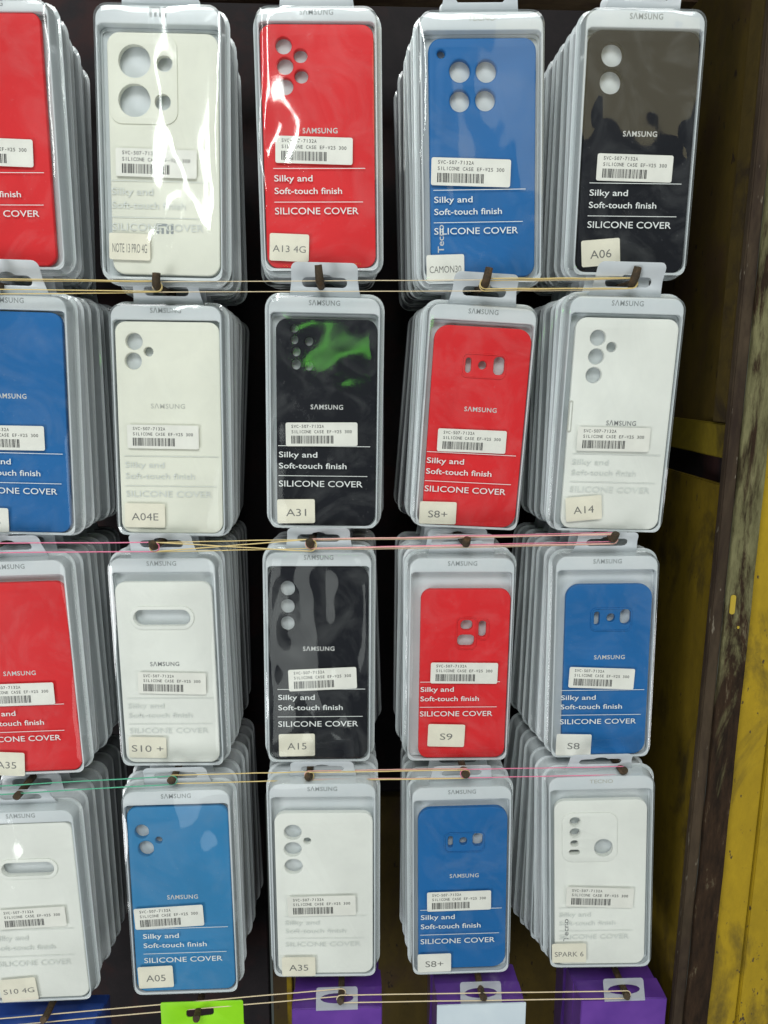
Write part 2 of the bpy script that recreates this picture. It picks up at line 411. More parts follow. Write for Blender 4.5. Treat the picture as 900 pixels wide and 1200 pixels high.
def case_mesh(name, box, holes, rc=10*mm, front=3*mm, depth=5*mm):
    xl, xr, zb, zt = [v*mm for v in box]
    xl = max(xl, -42.9*mm); xr = min(xr, 42.9*mm); zb = max(zb, -93*mm)
    loops = [rrect((xl+xr)/2, (zb+zt)/2, xr-xl, zt-zb, rc, 8)]
    gm = 9
    for h in holes:
        gap = min([math.hypot(h[0]-g[0], h[1]-g[1])-(h[3]+g[3])/2 for g in holes if g is not h] or [9])
        ex = max(-2.0, min(1.4, gap-2.2 if gap < 4 else 1.4)); gm = min(gm, gap-ex)
        loops.append(rrect(h[0]*mm, h[1]*mm, (h[2]+ex)*mm, (h[3]+ex)*mm, min(h[2], h[3])*mm*h[4] if len(h) > 4 else 99, 6)[::-1])
    return from_bm(name, solid(loops, front, front+depth, max(0.35, min(1.4, gm/2-0.3))*mm, 3), ang=40)
def lip_mesh(name, out, holes, rc, h=0.5*mm, front=3*mm, ring=None):
    loops = [rrect(out[0]*mm, out[1]*mm, out[2]*mm, out[3]*mm, rc, 8)]
    if ring: loops.append(rrect(out[0]*mm, out[1]*mm, out[2]*mm-2*ring, out[3]*mm-2*ring, rc-ring, 8)[::-1])
    else:
        for q in holes: loops.append(rrect(q[0]*mm, q[1]*mm, q[2]*mm+.6*mm, q[3]*mm+.6*mm, 99, 6)[::-1])
    return from_bm(name, solid(loops, front-h, front+0.3*mm, 0.22*mm, 2))

# shared print meshes -------------------------------------------------
def bars_bm(w, h, seed):
    rnd = random.Random(seed); bm = bmesh.new(); x = 0
    while x < w:
        t = rnd.choice((0.22, 0.3, 0.45, 0.7, 0.9))*mm; g = rnd.choice((0.25, 0.3, 0.5, 0.7))*mm
        if x+t > w: break
        vs_ = [bm.verts.new(p) for p in ((x, 0, 0), (x+t, 0, 0), (x+t, 0, h), (x, 0, h))]; bm.faces.new(vs_); x += t+g
    return bm
def line_bm(x0, x1, z, t):
    bm = bmesh.new(); bm.faces.new([bm.verts.new(p) for p in ((x0, 0, z-t/2), (x1, 0, z-t/2), (x1, 0, z+t/2), (x0, 0, z+t/2))]); return bm
def film_print(name):
    a = text_bm('Silky and', 30*mm, 4.6*mm, 0.008, anchor='L'); move(a, 0.5*mm, 0, -9.4*mm)
    b = text_bm('Soft-touch finish', 53*mm, 4.6*mm, 0.008, anchor='L'); move(b, 0.5*mm, 0, -18.6*mm)
    c = text_bm('SILICONE COVER', 66*mm, 5.0*mm, 0.004, anchor='L'); move(c, 0.3*mm, 0, -33.6*mm)
    return from_bm(name, join(a, b, c, line_bm(0, 72*mm, 0, 0.5*mm), line_bm(0, 70*mm, -24.6*mm, 0.5*mm)), smooth=False)
PRINT = film_print('printed_text')
PRINT_W = PRINT.copy(); PRINT.materials.append(M['print']); PRINT_W.materials.append(M['print_grey'])
def mono_bm(s, pitch, h):
    out = bmesh.new()
    for i, ch in enumerate(s):
        if ch == ' ': continue
        c = text_bm(ch, None, h, 0.012, anchor='C')
        if ch == '-':
            for v in c.verts: v.co.z += 0.1*h
        xs = [v.co.x for v in c.verts]; k = min(1.0, pitch*0.86/max(1e-6, max(xs)-min(xs)))
        for v in c.verts: v.co.x = v.co.x*k+(i+.5)*pitch
        out = join(out, c)
    return out
def barcode_print():
    a = move(mono_bm('SVC-507-7132A', 2.08*mm, 2.5*mm), -25*mm, 0, 6.6*mm)
    b = move(mono_bm('SILICONE CASE EF-W25 300', 2.08*mm, 2.5*mm), -25*mm, 0, 2.2*mm)
    c = move(bars_bm(35*mm, 6.6*mm, 5), -25*mm, 0, -7.6*mm)
    me = from_bm('barcode_print', join(a, b, c), smooth=False); me.materials.append(M['ink']); return me
BARCODE = barcode_print()
STICKER = from_bm('barcode_sticker', solid([rrect(0, 0, 59*mm, 19.5*mm, 1.5*mm, 4)], -0.08*mm, 0.08*mm)); STICKER.materials.append(M['sticker'])
LOGO = from_bm('tray_lettering', text_bm('S\u039bMSUNG', 25*mm, 3.9*mm, 0.014, 1.12)); LOGO.materials.append(M['letter_grey'])
LOGO_T = from_bm('tray_lettering', text_bm('TECNO', 20*mm, 3.4*mm, 0.012)); LOGO_T.materials.append(M['letter_pale'])
def mi_bm(s):
    # a rounded m made of bars with a separate i
    arch = [(-5, -3), (-5, 3)]+[(0.6+1.9*math.sin(R(a)), 1.1+1.9*math.cos(R(a))) for a in range(0, 91, 18)]+[(2.5, -3), (0.9, -3), (0.9, 0.9), (0.4, 1.5), (-3.4, 1.5), (-3.4, -3)]
    b = solid([[(x*s, z*s) for x, z in arch]], -0.1*mm, 0.1*mm)
    c = solid([[(x*s, z*s) for x, z in ((-2.1, -3), (-0.5, -3), (-0.5, 0.4), (-2.1, 0.4))]], -0.1*mm, 0.1*mm)
    d = solid([[(x*s, z*s) for x, z in ((3.8, -3), (5.4, -3), (5.4, 3), (3.8, 3))]], -0.1*mm, 0.1*mm)
    return join(b, c, d)
LOGO_M = from_bm('tray_lettering', mi_bm(1.15*mm)); LOGO_M.materials.append(M['letter_grey'])

TAB_FRONT = tab_mesh('hang_tab', 14*mm, 17*mm); TAB_FRONT.materials.append(M['tab'])
TAB_LOW = tab_mesh('hang_tab', 9.5*mm, 14*mm); TAB_LOW.materials.append(M['tab'])
TAB_REAR = tab_mesh('hang_tab', 8.0*mm, 0.0); TAB_REAR.materials.append(M['tab'])
TRAY_REAR = tray_mesh('tray', 82*mm); TRAY_REAR.materials.append(M['tray'])
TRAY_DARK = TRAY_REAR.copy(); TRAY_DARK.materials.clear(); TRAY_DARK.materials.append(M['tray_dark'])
COVER_REAR = cover_mesh('clear_cover', 0, 0)
REAR_CASE = {}
for cname in ('red', 'blue', 'white', 'black'):
    me = case_mesh('phone_case', (-41, 41, -92, 78), [(-24, 62, 11, 11), (-24, 46, 11, 11)]); me.materials.append(M[cname]); REAR_CASE[cname] = me

# measured fronts: position of the package centre (m), turn (rad), size factor and what is on each (mm)
PK = {
'R1C1': dict(case=[-38.0, 38.0, -91.9, 87.2], holes=[[-30.1, 59.6, 13.7, 12.7], [-31.8, 42.3, 13.8, 12.8]], st=[-2.7, -10.1, 2.0], pr=[-38.3, 33.7, -24.5, -47.6, -53.7], md=[-42.4, -78.6, -0.0, 29.9, 18.8], pos=[-0.2711, 0.018, 0.1809, -0.035, 0.0, 0.0005], s=1.029),
'R1C2': dict(case=[-37.3, 42.8, -90.8, 76.4], holes=[[-17.4, 56.7, 22.7, 21.6], [-18.0, 30.4, 22.8, 21.9], [4.0, 55.5, 11.0, 10.2], [2.3, 29.6, 11.1, 10.4]], st=[-2.9, -12.5, 0.8], pr=[-36.9, 36.7, -24.7, -50.3, -56.9], md=[-23.7, -71.4, 0.8, 30.4, 18.9], isl=[-11.5, 44.3, 49.2, 59.6], mi=[1.9, -57.8], pos=[-0.1437, 0.0039, 0.1732, -0.0486, -0.0255, 0.0218], s=1.044),
'R1C3': dict(case=[-43.5, 42.5, -92.3, 82.9], holes=[[-25.2, 68.2, 10.8, 10.5], [-24.4, 54.1, 10.9, 10.6], [-24.8, 39.9, 10.9, 10.7], [-12.7, 61.2, 9.0, 8.2], [-12.4, 47.0, 9.0, 8.3]], st=[-4.0, -6.0, 1.6], pr=[-35.6, 35.0, -18.9, -43.4, -50.6], md=[-25.0, -77.1, 2.6, 30.6, 20.5], sam=[0.8, 8.6, 26.7], pos=[-0.0238, 0.017, 0.1807, -0.0117, 0.0026, -0.0098], s=1.02),
'R1C4': dict(case=[-38.6, 40.2, -90.3, 76.8], holes=[[-15.7, 54.7, 13.7, 13.8], [3.6, 54.5, 13.7, 13.8], [-15.9, 34.5, 13.2, 13.4], [2.9, 34.9, 13.2, 13.4], [-29.3, 66.3, 4.3, 4.0]], st=[-8.3, -15.5, 2.4], pr=[-36.3, 32.5, -27.6, -50.6, -57.0], md=[-30.6, -83.2, -0.6, 28.5, 19.2], tv=[-31.1, -61.9, 20.2], pos=[0.1046, 0.02, 0.1774, -0.0034, -0.0118, -0.0247], s=1.074),
'R1C5': dict(case=[-41.7, 43.5, -96.2, 80.1], holes=[[-23.2, 63.6, 15.5, 15.1], [-23.2, 44.9, 15.6, 15.3]], st=[-1.2, -15.8, 0.9], pr=[-35.6, 36.4, -26.8, -50.8, -57.4], md=[-23.7, -78.0, -5.1, 30.5, 19.9], sam=[1.7, 9.0, 26.4], pos=[0.2272, 0.014, 0.1802, -0.0061, 0.0358, 0.0025], s=1.032),
'R2C1': dict(case=[-40.5, 40.5, -97.0, 81.7], holes=[[-47.5, 57.4, 13.1, 13.1], [-48.6, 41.1, 13.2, 13.2], [-49.8, 24.6, 13.3, 13.3]], st=[-6.1, -16.4, -0.5], pr=[-34.9, 37.1, -28.4, -52.5, -58.7], md=[-23.5, -83.1, 0.5, 30.2, 19.8], sam=[-2.5, 16.6, 25.4], pos=[-0.2716, 0.01, -0.0319, -0.02, 0.0, 0.0266], s=1.016),
'R2C2': dict(case=[-42.1, 43.6, -95.5, 80.8], holes=[[-26.8, 64.9, 14.6, 14.3], [-28.0, 49.2, 14.6, 14.4], [-15.3, 56.8, 6.3, 6.1]], st=[-4.9, -12.2, 0.3], pr=[-37.9, 40.5, -28.3, -53.2, -59.6], md=[-21.9, -78.0, 0.3, 33.7, 20.3], sam=[-0.6, 13.0, 28.1], pos=[-0.1491, 0.0129, -0.0361, -0.0395, -0.0266, 0.0117], s=0.991),
'R2C3': dict(case=[-39.0, 42.9, -94.5, 76.7], holes=[[-24.2, 68.8, 6.2, 6.0], [-24.2, 60.1, 6.2, 6.7], [-22.8, 50.7, 6.2, 6.8], [-22.9, 40.5, 6.2, 6.8], [-12.5, 59.0, 5.5, 5.4], [-12.5, 39.3, 5.5, 5.5]], st=[-1.9, -15.8, -0.9], pr=[-37.7, 38.3, -25.6, -50.5, -57.0], md=[-23.1, -80.4, -0.9, 31.4, 20.4], sam=[2.2, 6.5, 26.6], pos=[-0.0223, 0.0108, -0.0304, 0.0014, 0.0084, 0.0159], s=0.998),
'R2C4': dict(case=[-39.1, 47.1, -96.3, 77.1], holes=[[-8.8, 45.2, 6.5, 14.1], [3.1, 45.8, 8.7, 8.4], [17.2, 45.9, 8.7, 14.1]], st=[-1.1, -18.1, -0.6], pr=[-39.0, 38.1, -29.0, -54.2, -62.4], md=[-25.8, -82.0, -1.1, 32.1, 19.8], sam=[4.4, 8.8, 27.7], isl=[4.2, 45.2, 37.5, 20.4], pos=[0.1029, 0.0162, -0.0348, 0.0009, 0.0351, 0.0541], s=0.982),
'R2C5': dict(case=[-38.6, 45.3, -93.6, 77.9], holes=[[-20.4, 62.3, 13.5, 13.2], [-20.5, 47.8, 13.6, 13.3], [-21.3, 33.1, 13.6, 13.4], [-9.0, 55.4, 6.8, 6.6]], st=[-1.4, -17.5, -0.3], pr=[-33.6, 38.7, -29.9, -53.2, -58.9], md=[-20.8, -75.4, -6.3, 29.8, 20.4], sam=[4.2, -4.4, 24.2], pos=[0.2185, 0.003, -0.0325, -0.0362, 0.0547, 0.0234], s=1.021),
'R3C1': dict(case=[-43.8, 43.8, -99.7, 75.0], holes=[[-45.9, 60.7, 12.5, 13.2], [-47.7, 46.0, 12.5, 13.3], [-49.4, 31.3, 12.6, 13.4]], st=[-3.6, -21.6, -0.0], pr=[-39.0, 33.0, -31.6, -55.4, -63.2], md=[-20.8, -94.8, 4.5, 31.1, 21.5], sam=[-1.9, -3.4, 26.9], pos=[-0.2796, 0.002, -0.243, -0.01, 0.0, -0.0253], s=1.003),
'R3C2': dict(case=[-41.9, 41.2, -94.7, 72.6], holes=[[-2.5, 41.0, 46.8, 13.0]], st=[3.2, -17.7, 1.5], pr=[-37.4, 38.5, -31.9, -55.7, -62.1], md=[-21.6, -77.2, 1.5, 33.2, 19.5], sam=[-2.7, -0.6, 25.2], lip=[-2.5, 41.0, 54.9, 20.6], pos=[-0.1583, 0.006, -0.241, -0.0458, 0.0009, -0.009], s=0.988),
'R3C3': dict(case=[-43.3, 42.2, -95.9, 80.4], holes=[[-26.5, 61.7, 11.6, 12.7], [-26.7, 46.0, 11.6, 12.8], [-26.9, 30.8, 11.7, 12.9]], st=[3.1, -18.4, -2.5], pr=[-36.1, 40.1, -27.7, -52.8, -59.9], md=[-19.6, -78.8, -0.5, 31.5, 20.8], sam=[-0.3, 8.6, 27.2], pos=[-0.029, 0.0045, -0.2377, -0.0061, -0.0207, 0.0086], s=0.993),
'R3C4': dict(case=[-34.8, 44.1, -93.1, 65.4], holes=[[5.4, 32.9, 10.4, 9.4], [5.1, 18.8, 13.4, 9.5], [19.3, 29.3, 6.7, 14.9]], st=[4.2, -10.6, 0.7], pr=[-34.3, 36.1, -19.0, -42.9, -49.5], md=[-10.2, -70.1, 1.7, 32.9, 21.7], isl=[7.1, 25.8, 23.8, 29.9], pos=[0.0925, 0.005, -0.2425, -0.014, 0.0377, 0.0045], s=0.991),
'R3C5': dict(case=[-35.1, 41.5, -93.5, 67.7], holes=[[-6.9, 36.5, 5.3, 12.6], [5.6, 37.1, 8.4, 8.7], [18.6, 37.8, 10.7, 15.0]], st=[-1.2, -18.7, 2.6], pr=[-37.8, 37.9, -30.1, -53.8, -61.2], md=[-24.5, -82.5, 1.6, 32.1, 20.9], sam=[5.6, 0.5, 27.7], isl=[5.7, 35.6, 36.6, 21.4], pos=[0.2177, 0.002, -0.24, -0.0344, -0.0077, -0.0102], s=0.969),
'R4C1': dict(case=[-43.4, 43.4, -97.9, 81.1], holes=[[0.5, 37.7, 44.7, 11.7]], st=[0.1, -9.7, -1.4], pr=[-37.0, 35.0, -22.4, -49.0, -55.9], md=[-19.9, -81.7, -3.4, 33.0, 23.1], lip=[0.5, 37.7, 52.2, 19.2], pos=[-0.2843, -0.006, -0.4609, -0.02, 0.0, -0.0283], s=0.99),
'R4C2': dict(case=[-43.5, 43.0, -98.3, 78.6], holes=[[-28.0, 41.1, 11.5, 12.5], [-30.7, 56.8, 10.0, 10.9], [-16.8, 48.6, 4.3, 4.7]], st=[-11.3, -21.4, -2.2], pr=[-35.1, 38.5, -32.3, -55.7, -61.9], md=[-25.6, -77.6, -1.2, 30.2, 20.5], sam=[0.7, -4.0, 26.2], pos=[-0.1515, -0.0131, -0.4454, -0.0121, -0.0349, -0.0132], s=1.022),
'R4C3': dict(case=[-41.3, 42.6, -96.0, 65.5], holes=[[-25.8, 47.1, 15.2, 14.6], [-26.1, 30.8, 15.3, 14.0], [-25.8, 14.3, 15.4, 14.1], [-13.6, 38.9, 5.1, 4.9]], st=[-1.9, -23.1, -1.1], pr=[-34.7, 37.3, -34.1, -56.5, -63.4], md=[-23.1, -84.1, -0.1, 29.5, 19.4], pos=[-0.0269, -0.0127, -0.4385, -0.0252, 0.0303, 0.0012], s=1.021),
'R4C4': dict(case=[-39.5, 42.0, -90.2, 72.5], holes=[[-9.9, 39.1, 5.5, 12.3], [1.8, 39.5, 7.8, 8.5], [15.0, 40.8, 8.6, 12.3]], st=[-2.0, -19.2, -0.4], pr=[-37.8, 37.6, -27.9, -53.5, -59.7], md=[-24.7, -82.5, -0.4, 31.2, 18.9], sam=[2.8, 5.2, 26.7], isl=[2.6, 38.7, 36.7, 19.6], pos=[0.0969, -0.0018, -0.4493, -0.0095, -0.0052, -0.0108], s=0.988),
'R4C5': dict(case=[-40.0, 40.2, -94.1, 70.2], holes=[[-22.0, 50.2, 9.6, 9.1], [-22.0, 39.5, 9.6, 9.1], [-22.7, 29.5, 6.7, 5.8], [-22.7, 21.1, 9.0, 4.2], [2.6, 24.8, 15.6, 16.7]], st=[-0.5, -23.6, 2.6], pr=[-36.7, 31.2, -34.6, -58.0, -63.2], md=[-27.6, -79.6, -0.4, 30.7, 19.5], isl=[-9.4, 35.0, 47.5, 47.3], tv=[-30.2, -57.5, 22.7], pos=[0.2208, -0.0109, -0.4383, -0.0767, 0.0154, -0.0458], s=1.015),
}
EXTRA = {
# colour, sticker text, tray logo, case lettering material, film wave height (mm), film print grey?, wording
'R1C1': ('red', 'A13', 'S', None, 0.9, 0, 'red phone case in clear packaging, top row, cut by the left picture edge'),
'R1C2': ('cream', 'NOTE 13 PRO 4G', 'M', None, 1.3, 1, 'white phone case with two big and two small camera holes, top row'),
'R1C3': ('red', 'A13 4G', 'S', 'letter_silver', 1.15, 0, 'red phone case with five camera holes in clear packaging, top row'),
'R1C4': ('blue', 'CAMON30', 'T', None, 1.7, 0, 'blue phone case with four round camera holes in a square, top row'),
'R1C5': ('black', 'A06', 'S', 'letter_silver', 2.2, 0, 'glossy-looking black phone case with two camera holes, top right of the display'),
'R2C1': ('blue', 'A05', 'S', 'letter_silver', 0.9, 0, 'blue phone case in clear packaging, second row, cut by the left picture edge'),
'R2C2': ('cream', 'A04E', 'S', 'letter_pale', 0.9, 1, 'warm white phone case with two camera holes and a tiny one, second row'),
'R2C3': ('black', 'A31', 'S', 'letter_silver', 1.25, 0, 'black phone case with small camera holes in an L, second row'),
'R2C4': ('red', 'S8+', 'S', 'letter_silver', 0.35, 0, 'tilted red phone case with a row of three small cutouts, second row'),
'R2C5': ('white', 'A14', 'S', 'letter_dark', 0.35, 1, 'white phone case with three stacked camera holes and a tiny one, beside the yellow panel'),
'R3C1': ('red', 'A35', 'S', 'letter_silver', 1.7, 0, 'red phone case in clear packaging, third row, cut by the left picture edge'),
'R3C2': ('white', 'S10 +', 'S', 'letter_dark', 0.8, 1, 'white phone case with one long pill-shaped camera slot, third row, fully in view'),
'R3C3': ('black', 'A15', 'S', 'letter_silver', 2.0, 0, 'black phone case with three round camera holes in a column, third row'),
'R3C4': ('red', 'S9', 'S', None, 0.3, 0, 'red phone case with a small cluster of three rounded cutouts, third row'),
'R3C5': ('blue', 'S8', 'S', 'letter_silver', 0.3, 0, 'small blue phone case with three cutouts in a row, third row beside the yellow panel'),
'R4C1': ('white', 'S10 4G', 'S', None, 1.4, 1, 'white phone case with a pill-shaped camera slot, bottom row, cut by the left picture edge'),
'R4C2': ('lightblue', 'A05', 'S', 'letter_silver', 2.1, 0, 'lighter blue phone case under crinkled glossy film, bottom row above the lime green bag'),
'R4C3': ('white', 'A35', 'S', None, 1.3, 1, 'white phone case with three round camera holes and a dot, bottom row, middle column'),
'R4C4': ('blue', 'S8+', 'S', 'letter_silver', 0.35, 0, 'blue phone case with three cutouts in a row, bottom row above the pale-fronted purple box'),
'R4C5': ('white', 'SPARK 6', 'T', None, 0.4, 1, 'white phone case with a raised square camera island, bottom row at the right'),
}
SHORT = {
'R1C1': 'cut-off red case, top row', 'R1C2': 'top-row white case', 'R1C3': 'red five-hole case of the top row',
'R1C4': 'blue four-hole case of the top row', 'R1C5': 'black two-hole case at top right', 'R2C1': 'cut-off blue case at the left edge',
'R2C2': 'warm white case', 'R2C3': 'black case with the L of small holes', 'R2C4': 'tilted red three-cutout case',
'R2C5': 'white three-hole case beside the yellow panel', 'R3C1': 'cut-off red case of the third row', 'R3C2': 'white pill-slot case of the third row',
'R3C3': 'black three-hole case', 'R3C4': 'red clustered-cutout case', 'R3C5': 'small blue case beside the yellow panel',
'R4C1': 'cut-off white pill-slot case', 'R4C2': 'lighter blue case of the bottom row', 'R4C3': 'white three-hole case of the bottom row',
'R4C4': 'blue three-cutout case of the bottom row', 'R4C5': 'white raised-island case of the bottom row'}
# stack behind each front: how many, depth step (mm), sideways and vertical drift of the rearmost (mm), its turn (deg), how many rearmost have dark trays
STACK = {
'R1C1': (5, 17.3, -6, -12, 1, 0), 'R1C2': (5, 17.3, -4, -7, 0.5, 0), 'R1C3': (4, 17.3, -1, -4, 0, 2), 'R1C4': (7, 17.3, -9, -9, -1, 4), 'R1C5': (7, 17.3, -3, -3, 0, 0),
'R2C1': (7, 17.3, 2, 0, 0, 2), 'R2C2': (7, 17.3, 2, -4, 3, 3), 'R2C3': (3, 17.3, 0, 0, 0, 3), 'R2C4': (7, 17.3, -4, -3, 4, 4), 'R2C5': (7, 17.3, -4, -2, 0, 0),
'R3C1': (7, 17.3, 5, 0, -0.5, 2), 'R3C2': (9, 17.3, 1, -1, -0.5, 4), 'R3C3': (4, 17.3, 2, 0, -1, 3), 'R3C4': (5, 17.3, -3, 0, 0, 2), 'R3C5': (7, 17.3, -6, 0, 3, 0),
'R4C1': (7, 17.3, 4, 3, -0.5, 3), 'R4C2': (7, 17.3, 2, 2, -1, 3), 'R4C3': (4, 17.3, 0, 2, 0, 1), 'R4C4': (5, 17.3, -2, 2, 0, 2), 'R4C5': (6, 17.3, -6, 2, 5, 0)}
REAR_COLOUR = {'R2C5': 'red', 'R1C5': 'black', 'R3C5': 'blue', 'R4C4': 'blue', 'R1C4': 'blue', 'R3C4': 'red'}

def rot3(z, x, y):
    return Matrix.Rotation(z, 3, 'Z') @ Matrix.Rotation(x, 3, 'X') @ Matrix.Rotation(y, 3, 'Y')
ORD = ['first', 'second', 'third', 'fourth', 'fifth', 'sixth', 'seventh', 'eighth', 'ninth', 'tenth', 'eleventh', 'twelfth']

def front_package(key, seed):
    d = PK[key]; colour, mtxt, logo, lett, amp, grey, label = EXTRA[key]
    pos, ang, s = Vector(d['pos'][:3]), d['pos'][3:], d['s']
    m3 = rot3(*ang)
    hang = pos+m3 @ Vector((0, 0, HOLE*s))
    root = empty('phone_case_package', hang, label, 'phone case', 'packaged phone cases hanging on nails', m3, s)
    off = (0, 0, -HOLE)
    wt = max(81.5, min(86, d['case'][3]+1.5))*mm
    me = tray_mesh('tray', wt); tray = link('tray', me, M['tray'], root, off)
    lz = (wt+H/2)/2-0.4*mm
    lm = {'S': LOGO, 'T': LOGO_T, 'M': LOGO_M}[logo]
    link('tray_lettering', lm, None, tray, (0, 1.45*mm, lz))
    box = d['case']; holes = [list(h) for h in d['holes']]
    if key in ('R1C1', 'R2C1', 'R3C1'):
        dx = -24-holes[0][0]
        for h in holes: h[0] += dx
    for h in holes:
        if key in ('R2C4', 'R3C4', 'R3C5', 'R4C4') and h[2] != h[3]: h.append(0.42)
        if key == 'R3C4' and h[1] < 31 and h[0] < 10: pass
    case = link('phone_case', case_mesh('phone_case', box, holes, 9*mm if key not in ('R2C4', 'R3C5', 'R4C4') else 12*mm), M[colour], root, off)
    if key == 'R3C4':
        d['isl'][0] = 5.2; d['isl'][2] = 18.0
        link('camera_lip', lip_mesh('camera_lip', [19.6, 29.3, 10.6, 19.5], holes, 4.5*mm, 0.75*mm, ring=0.9*mm), M[colour], case)
    if 'isl' in d:
        ring = None if key in ('R1C2', 'R4C5') else 0.9*mm
        if ring: link('camera_lip', lip_mesh('camera_lip', d['isl'], holes, 5*mm, 0.75*mm, ring=ring), M[colour], case)
        else: link('camera_island', lip_mesh('camera_island', d['isl'], holes, 9*mm, 0.9*mm), M[colour], case)
    if 'lip' in d: link('camera_lip', lip_mesh('camera_lip', d['lip'], holes, 99, 0.9*mm, ring=3.0*mm), M[colour], case)
    if key == 'R2C5': link('button_surround', from_bm('button_surround', solid([rrect(-37.6*mm, 0, 3.4*mm, 26*mm, 1.6*mm), rrect(-37.6*mm, 0, 1.6*mm, 23*mm, 0.8*mm)[::-1]], 2.7*mm, 3.4*mm, .2*mm)), M['letter_pale'], case)
    if lett and 'sam' in d:
        q = d['sam']; link('case_lettering', from_bm('case_lettering', text_bm('S\u039bMSUNG', q[2]*mm, 3.8*mm, 0.014, 1.12)), M[lett], case, (q[0]*mm, 2.85*mm, q[1]*mm))
    if 'tv' in d:
        q = d['tv']; link('case_lettering', from_bm('case_lettering', text_bm('Tecno', q[2]*mm, 4.6*mm, 0.01)), M['letter_dark' if grey else 'letter_silver'], case, (q[0]*mm, 2.85*mm, q[1]*mm), (0, R(-90), 0))
    if 'mi' in d:
        q = d['mi']; link('case_lettering', from_bm('case_lettering', mi_bm(1.2*mm)), M['letter_grey'], case, (q[0]*mm, 2.85*mm, q[1]*mm))
    cov = link('clear_cover', cover_mesh('clear_cover', seed, amp*mm), None, root, off)
    q = d['pr']; t = link('printed_text', PRINT_W if grey else PRINT, None, cov, (q[0]*mm, (2.35 if grey else 1.5)*mm, q[2]*mm)); t.scale = ((q[1]-q[0])/72, 1, (q[2]-q[3])/24.6)
    q = d['st']; st = link('barcode_sticker', STICKER, None, root, (q[0]*mm, 1.12*mm, off[2]+q[1]*mm), (0, R(q[2]), 0))
    link('barcode_print', BARCODE, None, st, (0, -0.12*mm, 0))
    q = d['md']; x = max(q[0], -28); z = max(q[1], -84)
    ms = link('model_sticker', from_bm('model_sticker', solid([rrect(0, 0, q[3]*mm, q[4]*mm, 1.5*mm, 4)], -0.08*mm, 0.08*mm)), M['sticker_cream' if colour != 'blue' else 'sticker'], root, (x*mm, 1.0*mm, off[2]+z*mm), (0, R(q[2]), 0))
    wtxt = min(q[3]*0.84, 5.6*len(mtxt)); ht = 6.2 if len(mtxt) < 6 else (5.0 if len(mtxt) < 10 else 6.4)
    link('model_print', from_bm('model_print', text_bm(mtxt, wtxt*mm, ht*mm, 0.0)), M['ink_grey'], ms, (0, -0.12*mm, -1*mm))
    row = key[:2]
    tb = link('hang_tab', {'R2': TAB_FRONT, 'R1': TAB_FRONT}.get(row, TAB_LOW), None, root, (0, 0, 0))
    # ---- the packages behind it on the same nail
    n, step, dx, dz, dr, ndark = STACK[key]
    rnd = random.Random(seed*13+1)
    rc = REAR_COLOUR.get(key, {'cream': 'white', 'lightblue': 'blue'}.get(colour, colour))
    for k in range(1, n+1):
        f = k/n
        a = (ang[0]*(1-f)+R(rnd.uniform(-.9, .9)), ang[1]*(1-0.9*f)+R(rnd.uniform(-.15, .15)), ang[2]*(1-f)+R(dr)*f+R(rnd.uniform(-.9, .9)))
        rm = rot3(*a)
        hp = hang+Vector((dx*mm*f+rnd.uniform(-1.5, 1.5)*mm, k*(step-0.9+rnd.uniform(-.35, .35))*mm*max(1, s), dz*mm*f+rnd.uniform(-.7, .3)*mm))
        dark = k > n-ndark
        lab = f"{ORD[k]} package from the front behind the {SHORT[key]}"
        rr = empty('phone_case_package', hp, lab, 'phone case', 'packaged phone cases hanging on nails', rm, s*rnd.uniform(0.985, 1.0))
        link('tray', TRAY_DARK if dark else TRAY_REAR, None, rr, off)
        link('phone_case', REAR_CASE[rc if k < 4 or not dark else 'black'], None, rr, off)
        link('clear_cover', COVER_REAR, None, rr, off)
        link('hang_tab', TAB_REAR, None, rr)

for i, key in enumerate(sorted(PK)): front_package(key, i+1)

# ------------------------------------------------------------------ nails and rubber bands
NAILS = {
'R2': [(-0.2764, 0.0708), (-0.1497, 0.069), (-0.0238, 0.0723), (0.1056, 0.0718), (0.2234, 0.0739)],
'R3': [(-0.2915, -0.1354), (-0.1613, -0.1365), (-0.0343, -0.136), (0.0941, -0.1363), (0.2181, -0.1329)],
'R4': [(-0.2854, -0.3507), (-0.1546, -0.3393), (-0.0381, -0.3387), (0.0966, -0.3392), (0.2352, -0.3389)],
'R5': [(-0.2763, -0.5633), (-0.1425, -0.5675), (-0.0124, -0.5544), (0.116, -0.5555), (0.2499, -0.5595)]}
NY = {'R2': -0.004, 'R3': -0.006, 'R4': -0.012, 'R5': -0.016}
NLAB = {'R2': 'second', 'R3': 'third', 'R4': 'fourth', 'R5': 'boxed'}
CLAB = ['leftmost', 'second from left', 'middle', 'second from right', 'rightmost']
BENDS = {'R2': 11*mm, 'R3': 6*mm, 'R4': 3*mm, 'R5': 1*mm}
BOARD_Y = 0.205
